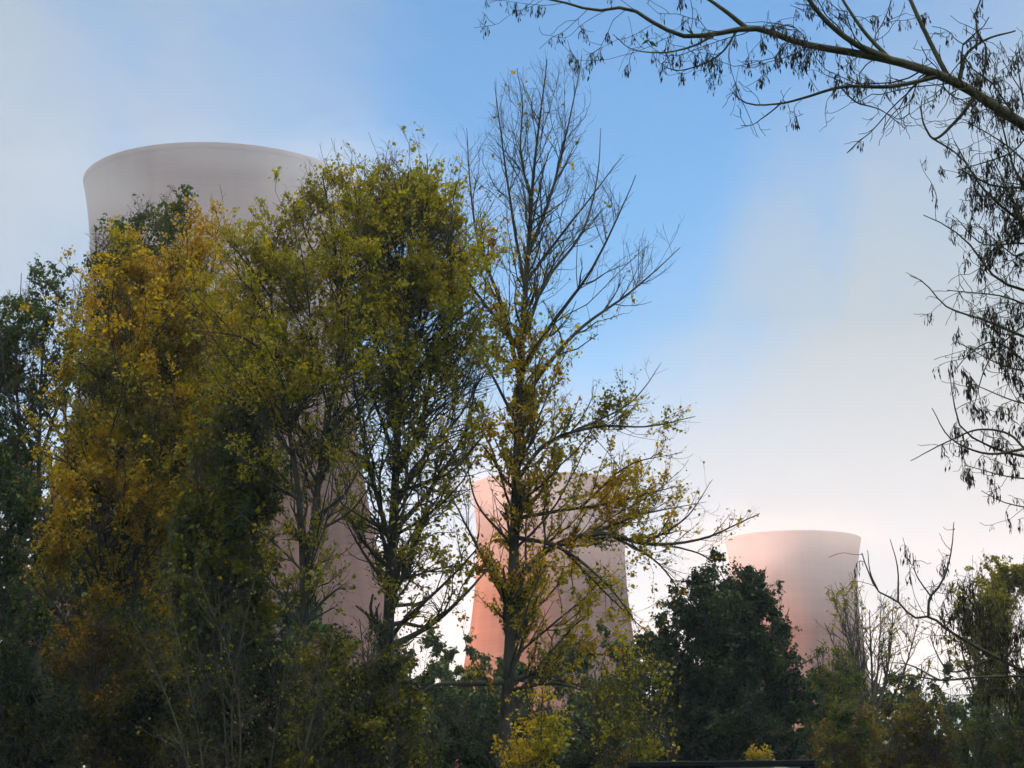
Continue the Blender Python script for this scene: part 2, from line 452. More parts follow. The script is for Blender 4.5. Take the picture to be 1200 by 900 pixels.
# tall half-bare tree in the middle
def central_dens(px, py):
    d = .012 + .38 * step(330, 470, py) * (1 - step(0, 1, (py > 820)))
    d = d + 1.2 * blob(px, py, 655, 495, 85, 38) + 1.4 * blob(px, py, 630, 680, 70, 55) + .6 * blob(px, py, 720, 600, 80, 30) + .5 * blob(px, py, 700, 590, 90, 40) + .5 * blob(px, py, 590, 560, 60, 60) + .9 * blob(px, py, 565, 380, 50, 80) + .7 * blob(px, py, 545, 300, 30, 50)
    return np.clip(d, 0, 1) * (1 - .75 * step(720, 830, px))
tree('tall_tree', 'tallest tree, its top bare and thin orange leaves on long reaching lower branches', 'tree', 50,
     [(640, 55), (692, 60), (702, 170), (735, 185), (762, 235), (803, 258), (798, 310), (765, 380), (772, 420), (825, 490), (805, 530), (835, 590), (893, 598), (855, 650), (800, 700), (765, 765), (700, 800), (640, 830), (560, 810), (500, 740), (490, 660), (510, 560), (525, 450), (515, 350), (510, 230), (520, 150), (545, 140), (575, 85), (600, 75)],
     ([(586, 1032), (589, 900), (595, 800), (600, 700), (606, 520), (612, 380), (618, 300), (625, 200), (633, 130), (641, 70)], 9.5, .6),
     [([(601, 690), (640, 645), (700, 625), (760, 638), (820, 632), (890, 602)], 5, .8, .1),
      ([(604, 630), (650, 640), (700, 675), (745, 730)], 3.4, .7, -.3),
      ([(604, 610), (650, 600), (720, 590), (800, 570)], 3.2, .6, .4),
      ([(603, 560), (640, 520), (700, 500), (760, 500), (815, 488)], 3.4, .6, -.2),
      ([(598, 720), (570, 660), (540, 600), (520, 560)], 3.2, .6, .4),
      ([(593, 797), (550, 801), (510, 802), (480, 818)], 4.5, 2, -.4),
      ([(594, 800), (640, 785), (680, 768), (730, 770)], 4, .8, .2),
      ([(594, 815), (650, 800), (690, 812), (730, 850)], 3, .7, -.3),
      ([(610, 480), (640, 430), (680, 385), (735, 345), (797, 290)], 4, .6, .25),
      ([(612, 430), (650, 375), (690, 320), (725, 250), (745, 205)], 3.6, .6, -.25),
      ([(612, 400), (640, 330), (680, 275), (702, 190), (704, 150)], 3.2, .6, .4),
      ([(616, 330), (650, 285), (690, 235), (728, 185)], 2.6, .5, -.2),
      ([(618, 300), (645, 230), (665, 150), (682, 65)], 2.8, .5, .1),
      ([(608, 450), (585, 350), (562, 290), (552, 230), (547, 150)], 3.6, .5, .2),
      ([(613, 345), (602, 260), (592, 190), (580, 95)], 2.8, .5, -.2),
      ([(596, 390), (560, 345), (532, 300), (522, 210)], 2.6, .5, -.4),
      ([(622, 240), (610, 180), (612, 120), (606, 80)], 2, .5, .2),
      ([(606, 500), (570, 430), (540, 390), (525, 350)], 2.6, .5, .3),
      ([(600, 640), (560, 590), (545, 530)], 2.4, .5, -.5),
      ([(715, 626), (770, 660), (812, 722)], 2, .5, .2), ([(755, 637), (805, 605), (835, 562)], 1.8, .4, -.2), ([(690, 627), (755, 602), (828, 588)], 2, .4, .3), ([(780, 636), (830, 655), (856, 690)], 1.6, .4, -.1),
      ([(660, 645), (715, 700), (760, 745)], 2.2, .5, .4), ([(680, 585), (740, 545), (800, 530)], 2, .4, -.3), ([(670, 510), (740, 470), (775, 425)], 2, .4, .3)],
     [dict(per_m=1.3, tmin=.12, ang=40, lr=.5, lmin=.8, lmax=3.6, rk=.32, rmin=.007, S=6, trop=.75, jit=.22, ub=.25, sides=4),
      dict(per_m=2.6, tmin=.1, ang=36, lr=.5, lmin=.5, lmax=1.6, rk=.55, rmin=.005, S=4, trop=.6, jit=.25, also=(0,)),
      dict(T3, per_m=3.6, rmin=.0036)],
     dict(on=(-1, -2), per_m=13, size=.085, pal=[OLIVE, OLIVE, LIME, YELLOW, YELLOW, GOLD], dens=central_dens, clump=.55, seed=5, spread=.05,
          hue=lambda px, py: .15 * step(400, 550, py)), airy=.85, ef=(.8, 1.1))

# yellow-green tree with a dark trunk
tree('poplar_tree', 'leafy yellow-green tree with a dark trunk, beside the tallest tree', 'tree', 47,
     [(440, 185), (455, 165), (495, 158), (515, 195), (548, 215), (562, 280), (585, 330), (592, 420), (575, 500), (560, 590), (570, 660), (530, 730), (470, 770), (420, 750), (395, 640), (385, 540), (372, 430), (380, 330), (385, 240), (408, 195)],
     ([(451, 1038), (453, 830), (457, 700), (462, 600), (467, 480), (469, 380), (473, 280), (482, 170)], 10.5, .7),
     [([(459, 600), (500, 530), (540, 485), (572, 430)], 4, .7), ([(461, 560), (490, 510), (508, 430), (522, 370), (530, 250)], 4, .7),
      ([(460, 625), (500, 580), (545, 505), (560, 440)], 4, .7), ([(456, 640), (432, 540), (415, 450), (402, 370)], 4, .7),
      ([(457, 762), (500, 735), (540, 700), (582, 655)], 4.5, 1), ([(458, 690), (420, 640), (400, 600)], 3, .6),
      ([(466, 500), (445, 420), (425, 330), (415, 220)], 3.6, .6), ([(468, 440), (500, 370), (520, 290), (540, 225)], 3.4, .6),
      ([(470, 390), (455, 300), (450, 200)], 2.8, .6), ([(470, 350), (495, 280), (500, 180)], 2.8, .6), ([(468, 420), (530, 380), (575, 345)], 2.8, .6), ([(464, 540), (430, 440), (405, 340), (398, 240)], 3, .6, .3), ([(466, 500), (520, 440), (560, 380), (572, 300)], 3, .6, .4), ([(470, 380), (520, 300), (535, 215)], 2.6, .5, -.3), ([(461, 580), (530, 550), (575, 500)], 3, .6, -.4)],
     [dict(per_m=1.9, tmin=.12, ang=48, lr=.6, lmin=.9, lmax=3.0, rk=.42, rmin=.008, S=5, trop=.5, jit=.3, sides=4),
      dict(per_m=2.6, tmin=.1, ang=42, lr=.5, lmin=.4, lmax=1.2, rk=.6, rmin=.0055, S=4, trop=.35, jit=.3, also=(0,)),
      dict(T3, per_m=4)],
     dict(on=(-1, -2), per_m=8, size=.085, pal=[OLIVE, LIME, LIME, LIME, YELLOW], clump=.95, clump_scale=2.2, seed=6,
          dens=lambda px, py: np.clip(1 - .5 * step(360, 480, py) + .55 * blob(px, py, 470, 700, 90, 60), 0, 1)))

# twin-stemmed tree in front of the big tower
tree('twin_stem_tree', 'olive-yellow tree with twin pale stems, in front of the largest tower', 'tree', 45,
     [(315, 225), (362, 178), (405, 190), (445, 235), (472, 300), (470, 420), (455, 470), (425, 540), (435, 640), (405, 725), (330, 745), (290, 690), (275, 600), (235, 520), (215, 430), (225, 330), (262, 280), (300, 265)],
     [([(355, 1044), (353, 850), (356, 720), (352, 600), (345, 540), (327, 440), (320, 380), (319, 310), (335, 240)], 7.5, .7),
      ([(356, 730), (362, 660), (370, 590), (381, 510), (395, 430), (399, 350), (387, 260), (374, 185)], 5.2, .7)],
     [([(344, 535), (310, 490), (292, 440), (270, 400)], 3, .6), ([(327, 425), (282, 395), (240, 388)], 2.8, .6), ([(324, 395), (300, 350), (268, 310)], 2.6, .6),
      ([(380, 510), (420, 470), (452, 425)], 2.8, .6), ([(366, 605), (402, 580), (432, 515)], 2.8, .6), ([(372, 625), (410, 600), (440, 560)], 2.6, .6),
      ([(357, 740), (378, 705), (402, 685)], 3.6, 1), ([(354, 735), (330, 700), (298, 675)], 3.4, .8), ([(394, 430), (420, 370), (440, 300)], 2.8, .6),
      ([(399, 370), (420, 290), (415, 215)], 2.4, .5), ([(351, 590), (310, 560), (250, 500)], 2.6, .6), ([(320, 350), (290, 310), (270, 285)], 2, .5),
      ([(340, 510), (365, 440), (362, 360), (350, 280)], 2.8, .6), ([(397, 340), (360, 280), (350, 220)], 2.2, .5)],
     [dict(per_m=1.9, tmin=.12, ang=50, lr=.65, lmin=.9, lmax=3.0, rk=.42, rmin=.008, S=5, trop=.45, jit=.3, sides=4),
      dict(per_m=2.6, tmin=.1, ang=42, lr=.5, lmin=.4, lmax=1.2, rk=.6, rmin=.0055, S=4, trop=.35, jit=.3, also=(0,)),
      dict(T3, per_m=4)],
     dict(on=(-1, -2), per_m=8.5, size=.08, pal=[OLIVE, LIME, LIME, LIME, YELLOW], clump=.85, clump_scale=1.9, seed=7,
          dens=lambda px, py: np.clip(1 - .58 * step(390, 500, py) - .3 * (1 - step(200, 280, py)) + .4 * step(600, 680, py), 0, 1)))

# golden tree
tree('golden_tree', 'broad golden-orange autumn tree, the brightest crown in front of the big tower', 'tree', 52,
     [(55, 470), (68, 380), (110, 325), (150, 285), (200, 255), (265, 252), (318, 285), (348, 350), (345, 450), (322, 560), (290, 640), (260, 730), (160, 770), (80, 750), (30, 710), (25, 620), (40, 540)],
     ([(112, 1028), (115, 860), (118, 740), (130, 600), (160, 450), (200, 330), (222, 265)], 7.5, .7),
     [([(118, 740), (160, 650), (210, 560), (270, 470), (310, 400)], 4, .7), ([(124, 650), (90, 560), (75, 460), (85, 380)], 4, .7), ([(140, 540), (190, 440), (240, 340), (262, 265)], 3.6, .6),
      ([(117, 780), (70, 720), (40, 640)], 3, .6), ([(150, 490), (130, 400), (135, 310)], 3, .6), ([(120, 700), (200, 660), (280, 620)], 3.4, .6), ([(180, 390), (170, 320), (170, 280)], 2.5, .6), ([(128, 610), (210, 520), (300, 500)], 3, .6)],
     [dict(per_m=2.2, tmin=.1, ang=52, lr=.6, lmin=1.0, lmax=3.4, rk=.42, rmin=.008, S=5, trop=.4, jit=.3, sides=4),
      dict(per_m=3.0, tmin=.1, ang=45, lr=.5, lmin=.4, lmax=1.3, rk=.6, rmin=.0055, S=4, trop=.3, jit=.3, also=(0,)),
      dict(T3, per_m=4.5)],
     dict(on=(-1, -2), per_m=10, size=.088, pal=[OLIVE, OLIVE, LIME, YELLOW, YELLOW, GOLD], clump=.9, clump_scale=1.9, seed=8,
          hue=lambda px, py: .22 * (1 - step(360, 480, py)) + .25 * blob(px, py, 150, 560, 80, 60) + .25 * blob(px, py, 100, 690, 80, 70) - .25 * blob(px, py, 150, 450, 60, 60)))

# dark leafy stems rising behind the golden tree
FULL = [dict(per_m=1.3, tmin=.12, ang=48, lr=.5, lmin=.9, lmax=3.5, rk=.5, rmin=.012, S=5, trop=.5, jit=.3, sides=4),
        dict(per_m=2.6, tmin=.1, ang=45, lr=.5, lmin=.5, lmax=1.5, rk=.65, rmin=.009, S=3, trop=.3, jit=.3, also=(0,)),
        dict(T3, per_m=3.2, rmin=.007, lmax=.8)]
tree('green_tree', 'dark green tree with spire-like tops poking up behind the golden tree', 'tree', 62,
     [(100, 330), (108, 255), (120, 300), (140, 290), (150, 232), (160, 270), (180, 270), (192, 232), (200, 260), (214, 218), (228, 222), (234, 280), (262, 330), (270, 480), (250, 640), (180, 760), (80, 740), (60, 560), (80, 420)],
     ([(150, 1016), (150, 700), (152, 450), (153, 245)], 6.5, .7),
     [([(150, 640), (115, 480), (112, 265)], 4, .6), ([(151, 600), (190, 450), (194, 240)], 4, .6), ([(151, 540), (210, 400), (220, 224)], 4, .6), ([(150, 700), (210, 600), (250, 480)], 3, .6), ([(150, 720), (100, 600), (80, 520)], 3, .6)],
     FULL, dict(on=(-1, -2), per_m=8, size=.1, pal=[GREEN, GREEN, GREEN, OLIVE], clump=.9, clump_scale=1.6, seed=9), leafmat=LEAF, ef=(.9, 1.15))

tree('green_tree', 'loose blue-green tree against the sky beside the golden tree', 'tree', 58,
     [(-70, 420), (-40, 360), (0, 345), (28, 298), (55, 284), (72, 310), (98, 305), (108, 360), (104, 420), (70, 490), (60, 600), (30, 700), (-40, 700), (-80, 560)],
     ([(45, 1020), (44, 800), (45, 600), (48, 450), (56, 295)], 6.5, .6),
     [([(45, 600), (20, 470), (25, 320)], 3.4, .6), ([(46, 540), (80, 430), (95, 325)], 3, .6), ([(45, 640), (-10, 520), (-30, 400)], 3.4, .6), ([(45, 570), (5, 440), (0, 360)], 3, .6), ([(45, 680), (-30, 600), (-60, 500)], 3, .6)],
     FULL, dict(on=(-1, -2), per_m=6.5, size=.11, pal=[GREEN, GREYG, GREEN, GREEN, OLIVE], clump=.95, clump_scale=1.5, seed=10,
                dens=lambda px, py: 1 - .55 * blob(px, py, 30, 440, 30, 50)), ef=(.85, 1.1))

tree('green_tree', 'dense dark green tree at the photo edge, below the loose blue-green tree', 'tree', 49,
     [(-120, 500), (-60, 430), (0, 435), (28, 490), (55, 535), (45, 640), (62, 740), (50, 850), (30, 960), (-120, 960)],
     ([(-20, 1030), (-20, 700), (-12, 450)], 8, .7), [([(-20, 700), (20, 600), (40, 545)], 3, .7), ([(-19, 780), (30, 730), (50, 700)], 3, .7)],
     FULL, dict(on=(-1, -2), per_m=14, size=.1, pal=[DKGREEN, DKGREEN, GREEN, OLIVE], clump=.75, seed=11), leafmat=DARKLEAF)

# dark round tree
tree('round_tree', 'dense dark green round-topped tree in front of the distant hazy tower', 'tree', 76,
     [(738, 745), (775, 695), (812, 664), (835, 645), (890, 646), (908, 666), (922, 705), (932, 730), (945, 757), (945, 785), (975, 830), (972, 890), (930, 960), (780, 960), (735, 880), (740, 800)],
     ([(855, 1006), (855, 880), (857, 780), (860, 665)], 8, .8),
     [([(855, 860), (800, 780), (770, 740)], 3.4, .7), ([(856, 850), (905, 780), (930, 745)], 3.4, .7), ([(857, 800), (830, 720), (815, 685)], 3, .7), ([(857, 790), (890, 720), (900, 685)], 3, .7), ([(855, 880), (900, 840), (945, 830)], 3, .7), ([(855, 885), (800, 850), (755, 835)], 3, .7), ([(857, 800), (836, 710), (826, 660)], 2.6, .6), ([(858, 800), (884, 705), (898, 664)], 2.6, .6), ([(858, 820), (915, 740), (925, 712)], 2.6, .6), ([(855, 920), (800, 890), (752, 880)], 3, .7), ([(855, 925), (910, 895), (960, 885)], 3, .7), ([(856, 870), (790, 800), (752, 760)], 3, .7), ([(856, 840), (920, 790), (955, 770)], 3, .7), ([(857, 900), (850, 850), (840, 780)], 3, .7, 1.2), ([(857, 900), (870, 850), (890, 800)], 3, .7, -1.2)],
     FULL, dict(on=(-1, -2), per_m=24, size=.12, pal=[DIMGREEN, DKGREEN, (.022, .036, .010), GREEN], clump=.6, clump_scale=1.6, seed=12), leafmat=DARKLEAF, ef=(.85, 1.06))

# thin-stemmed trees on the right
BARE = [dict(per_m=1.0, tmin=.15, ang=32, lr=.5, lmin=.8, lmax=3, rk=.6, rmin=.014, S=5, trop=.7, jit=.25, sides=4),
        dict(per_m=1.8, tmin=.1, ang=34, lr=.5, lmin=.6, lmax=1.6, rk=.7, rmin=.011, S=4, trop=.6, jit=.25, also=(0,)),
        dict(per_m=2.2, tmin=.05, ang=38, lr=.45, lmin=.3, lmax=.9, rk=.7, rmin=.009, S=3, trop=.4, jit=.3)]
tree('bare_tree', 'thin purplish half-bare tree with yellow tips, beside the distant tower', 'tree', 92,
     [(958, 730), (965, 695), (985, 680), (1003, 672), (1012, 690), (1018, 760), (1020, 830), (1000, 860), (970, 800)],
     ([(1013, 1000), (1010, 860), (1000, 770), (985, 690)], 3.6, .5),
     [([(1010, 850), (985, 780), (966, 730)], 2, .4), ([(1008, 830), (1004, 750), (1002, 680)], 2, .4), ([(1006, 800), (990, 740), (974, 700)], 1.8, .4), ([(1012, 860), (1013, 780), (1010, 700)], 2, .4)],
     BARE, dict(on=(-1,), per_m=5, size=.11, pal=[OLIVE, LIME, YELLOW], clump=.6, seed=13, dens=lambda px, py: .9 - .8 * step(700, 740, py)))
tree('bare_tree', 'grey many-stemmed bare tree, a fan of upright twigs against white sky', 'tree', 88,
     [(1000, 720), (1015, 680), (1040, 690), (1075, 700), (1098, 730), (1100, 780), (1080, 830), (1030, 850), (1012, 800)],
     ([(1024, 1002), (1024, 860), (1022, 780), (1018, 690)], 4, .5),
     [([(1024, 850), (1040, 780), (1046, 700)], 2.4, .4), ([(1024, 860), (1058, 790), (1078, 720)], 2.4, .4), ([(1025, 870), (1070, 820), (1094, 770)], 2.2, .4), ([(1023, 830), (1030, 760), (1032, 695)], 2, .4), ([(1024, 860), (1012, 800), (1006, 730)], 2, .4)],
     BARE, dict(on=(-1,), per_m=1.2, size=.1, pal=[OLIVE, LIME, YELLOW], seed=14))
tree('poplar_tree', 'slender yellow-green poplar with upswept branches behind the drooping ash twigs', 'tree', 96,
     [(1108, 720), (1116, 680), (1135, 655), (1165, 655), (1182, 646), (1205, 655), (1250, 650), (1262, 760), (1245, 850), (1170, 850), (1125, 800)],
     [([(1176, 998), (1178, 860), (1180, 760), (1182, 652)], 4.2, .5), ([(1172, 998), (1160, 860), (1145, 760), (1138, 660)], 3.2, .5)],
     [([(1178, 850), (1205, 760), (1215, 670)], 2.2, .4), ([(1178, 830), (1165, 740), (1163, 665)], 2, .4), ([(1160, 850), (1130, 770), (1120, 700)], 2, .4), ([(1178, 870), (1220, 800), (1245, 700)], 2, .4)],
     [dict(BARE[0], per_m=1.2), dict(BARE[1], per_m=2.2), dict(BARE[2], per_m=2.6)],
     dict(on=(-1, -2), per_m=10, size=.13, pal=[OLIVE, OLIVE, LIME, LIME], clump=.6, clump_scale=2.2, seed=15, hue=lambda px, py: .3 * step(760, 800, py)))

# ------------------------------------------------------------------ shrubs and the wood behind
def bush(name, label, cat, Y, poly, pal, n=9, per_m=15, size=.08, clump=.9, clump_scale=1.5, seed=30, hue=None, leafmat=None, bark=None, dens=None, group=None, depth=1.0, l1=None, rstem=2.2, ef=(.75, 1.1)):
    poly = np.asarray(poly, float)
    env = Env(poly, Y, depth)
    lo, hi, top, bot = poly[:, 0].min(), poly[:, 0].max(), poly[:, 1].min(), poly[:, 1].max()
    cx = (lo + hi) / 2; by = HORIZON + CAMZ * F / Y
    e = root_empty(name, cx, Y, label, cat, group)
    Ps = []
    for k in range(n):
        tx = lo + (hi - lo) * (k + .5 + rng.uniform(-.3, .3)) / n
        i = int(np.clip(np.searchsorted(np.arange(len(env.ys)), 0), 0, 0))
        col = np.where((env.lo < tx) & (env.hi > tx))[0]
        ty = env.ys[col[0]] if len(col) else top
        ty = ty + (bot - ty) * rng.uniform(.03, .25)
        hwm = (hi - lo) / 2 * Y / F * depth
        bx = cx + (tx - cx) * .3; yoff = rng.uniform(-.6, .6) * hwm * math.sqrt(max(0, 1 - ((tx - cx) / ((hi - lo) / 2)) ** 2))
        a = at(bx, by, Y + yoff * .3); a[2] = 0; c = at(tx, ty, Y + yoff); b = a + (c - a) * np.array([.33, .4, .62]) + rng.normal(size=3) * np.array([.1, .1, .05]) * hwm
        Ps.append(smooth_poly(np.array([a, b, c]), 12))
    P = np.array(Ps); R = np.repeat(np.linspace(rstem, .5, 13)[None] * Y / F, n, 0)
    b0 = batch(P, R)
    V, Q = tubes(P, R, 6); under(e, mesh_obj('stems', V, Q, bark or BARK))
    lv = l1 or [dict(per_m=2.2, tmin=.15, ang=48, lr=.45, lmin=.5, lmax=2.2, rk=.5, rmin=.008, S=4, trop=.4, jit=.35),
                dict(per_m=4, tmin=.1, ang=45, lr=.5, lmin=.3, lmax=.9, rk=.7, rmin=.006, S=3, trop=.3, jit=.3)]
    bs = [b0]; pts = []
    for k in lv:
        bb = kids(cat_batches(bs[-2:]), env=env, ef=ef, many=1.9, **k)
        if bb is None: break
        bs.append(bb); pts.append(tubes(bb['P'], bb['R'], 3))
    if pts:
        V, Q = merge(pts); under(e, mesh_obj('branches', V, Q, bark or BARK))
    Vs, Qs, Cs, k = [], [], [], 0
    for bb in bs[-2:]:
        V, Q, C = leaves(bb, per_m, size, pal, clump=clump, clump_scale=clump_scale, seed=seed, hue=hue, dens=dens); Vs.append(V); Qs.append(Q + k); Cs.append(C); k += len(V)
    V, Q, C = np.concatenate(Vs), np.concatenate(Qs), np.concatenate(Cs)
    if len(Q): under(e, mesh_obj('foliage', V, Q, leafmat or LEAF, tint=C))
    print(name, [len(x['P']) for x in bs], len(Q))
    return e

bush('willow_bush', 'grey-green narrow-leaved willow behind the twin-stemmed tree', 'bush', 48,
     [(180, 640), (225, 440), (290, 425), (340, 450), (345, 600), (335, 720), (300, 830), (190, 830)], [GREYG, GREEN, OLIVE, OLIVE], n=9, per_m=9, size=.11, seed=31, clump=.7)
bush('yellow_sapling', 'small bright yellow sapling low in front of the tallest tree trunk', 'sapling', 42,
     [(575, 830), (600, 800), (640, 795), (668, 830), (672, 870), (650, 910), (610, 960), (570, 930)], [LIME, YELLOW, YELLOW, YELLOW], n=5, per_m=13, size=.075, seed=32, clump=1.1, clump_scale=1.0, rstem=1.1)
bush('yellow_sapling', 'loose dull yellow sapling between the tallest tree and the dark round tree', 'sapling', 46,
     [(668, 800), (690, 755), (740, 735), (790, 760), (805, 830), (790, 900), (740, 980), (670, 940)], [DIMOLIVE, OLIVE, LIME, YELLOW], n=8, per_m=3.4, size=.08, seed=33, clump=1.1, clump_scale=1.1, rstem=1.2)
bush('pale_stem_bush', 'nearly bare bush of arching pale stems low beside the twin stems', 'bush', 41.5,
     [(130, 700), (200, 640), (290, 650), (350, 700), (420, 740), (440, 800), (400, 1000), (150, 1000)], [GREEN, OLIVE, LIME], n=8, per_m=1.0, size=.06, seed=34, clump=.5, bark=BARKPALE, rstem=1.5, depth=.8,
     l1=[dict(per_m=1.0, tmin=.25, ang=38, lr=.5, lmin=.5, lmax=2.2, rk=.6, rmin=.006, S=5, trop=-.2, jit=.35), dict(per_m=1.5, tmin=.2, ang=40, lr=.5, lmin=.3, lmax=1, rk=.7, rmin=.004, S=4, trop=.1, jit=.3)])
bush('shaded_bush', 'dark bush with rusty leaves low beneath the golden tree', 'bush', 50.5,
     [(40, 760), (70, 700), (130, 690), (200, 720), (250, 800), (250, 1000), (40, 1000)], [DIMGREEN, DIMOLIVE, OLIVE, BROWN, GOLD], n=11, per_m=13, seed=35)
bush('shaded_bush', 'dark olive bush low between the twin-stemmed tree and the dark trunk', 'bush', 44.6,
     [(320, 790), (365, 725), (440, 700), (500, 750), (530, 850), (510, 1000), (320, 1000)], [DIMGREEN, DIMOLIVE, OLIVE, LIME], n=12, per_m=13, seed=36)
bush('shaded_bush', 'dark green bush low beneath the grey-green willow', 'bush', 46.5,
     [(180, 820), (230, 730), (300, 710), (360, 780), (370, 850), (370, 1000), (180, 1000)], [DIMGREEN, DIMGREEN, DIMOLIVE, OLIVE], n=11, per_m=13, seed=37)
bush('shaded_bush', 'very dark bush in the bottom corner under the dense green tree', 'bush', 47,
     [(-60, 800), (-10, 730), (50, 740), (100, 820), (110, 1000), (-60, 1000)], [DIMGREEN, DIMGREEN, DIMOLIVE, OLIVE], n=11, per_m=13, seed=38)
bush('shaded_bush', 'dark dim-green bush low behind the horizontal limb of the tallest tree', 'bush', 56,
     [(470, 880), (500, 820), (560, 800), (620, 830), (700, 850), (760, 880), (760, 1000), (470, 1000)], [DIMGREEN, DIMGREEN, DIMOLIVE, DIMOLIVE], n=12, per_m=13, size=.09, seed=39)
bush('autumn_bush', 'rust-brown bush below the grey many-stemmed bare tree', 'bush', 66,
     [(1000, 850), (1030, 812), (1080, 800), (1130, 815), (1150, 870), (1150, 985), (1000, 985)], [DIMOLIVE, UMBER, OLIVE, BROWN], n=9, per_m=13, size=.095, seed=40)
bush('autumn_bush', 'olive-brown bush beside the dark round tree, orange tinged on top', 'bush', 62,
     [(945, 860), (965, 820), (1000, 800), (1030, 830), (1035, 900), (1030, 985), (940, 985)], [DIMOLIVE, GREEN, OLIVE, BROWN, RUST], n=8, per_m=13, size=.09, seed=41)
bush('autumn_bush', 'dark brown and green bush at the far corner under the slender poplar', 'bush', 60,
     [(1110, 850), (1140, 815), (1200, 800), (1260, 830), (1270, 985), (1110, 985)], [DIMGREEN, DIMOLIVE, GREEN, BROWN], n=9, per_m=13, size=.09, seed=42)
bush('lime_bush', 'yellow-green bush between the dark round tree and the purplish bare tree', 'bush', 84,
     [(935, 790), (955, 755), (985, 745), (1012, 770), (1020, 830), (1010, 965), (935, 965)], [DKGREEN, GREEN, OLIVE, LIME], n=7, per_m=9, size=.11, seed=43)
bush('yellow_sapling', 'low golden sapling at the foot of the dark round tree, above the notice board', 'sapling', 71,
     [(862, 885), (880, 868), (905, 872), (912, 900), (905, 960), (865, 960)], [OLIVE, LIME, YELLOW, GOLD], n=5, per_m=12, size=.09, seed=44, rstem=1)
WOODS = [(500, 118, 100, 742, 'pale green tree far behind the dark trunk of the yellow-green tree'), (565, 108, 80, 762, 'pale green low tree seen between the dark trunk and the tallest tree'),
         (640, 112, 95, 752, 'hazy green tree far behind the tallest tree, hiding the foot of the sunlit tower'), (725, 105, 105, 730, 'hazy blue-green tree filling the gap left of the dark round tree'),
         (400, 104, 110, 740, 'hazy dark tree far behind the twin pale stems'), (300, 98, 110, 690, 'hazy dark tree far behind the grey-green willow'), (190, 96, 130, 560, 'hazy dark tree far behind the golden tree'), (70, 94, 120, 540, 'hazy dark tree far behind the dense tree at the edge'),
         (900, 100, 110, 775, 'hazy dark tree far behind the foot of the dark round tree'), (795, 103, 95, 770, 'hazy dark tree far behind the loose dull yellow sapling'), (1020, 104, 90, 800, 'hazy dark tree far behind the rust-brown bush'), (1110, 108, 85, 792, 'hazy dark tree far behind the ash twigs and the slender poplar'), (1200, 110, 90, 800, 'hazy dark tree far behind the corner bush')]
for px, Y, w, top, lab in WOODS:
    top -= 36
    bot = HORIZON + CAMZ * F / Y
    tree('distant_tree', lab, 'tree', Y, [(px - w, bot - 60), (px - w * .9, top + 60), (px - w * .5, top + 15), (px, top), (px + w * .5, top + 18), (px + w * .9, top + 60), (px + w, bot - 60), (px + w * .6, bot - 8), (px - w * .6, bot - 8)],
         ([(px, bot), (px, bot - 70), (px + 5, top + 20)], 4, .6),
         [([(px, bot - (bot - top) * (.15 + .17 * k)), (px + s * w * .45, bot - (bot - top) * (.30 + .18 * k)), (px + s * w * (.85 - .15 * k), bot - (bot - top) * (.40 + .19 * k))], 2.2, .5) for k in range(4 if bot - top > 300 else 3) for s in (-1, 1)],
         [dict(FULL[0], per_m=1.6), dict(FULL[1], per_m=2.2), dict(FULL[2], per_m=2.2)], dict(on=(-1, -2), per_m=17, size=.2, pal=[DKGREEN, GREEN, GREEN, OLIVE], clump=.8, seed=50 + px), group='trees of the wood behind', leafmat=DARKLEAF)

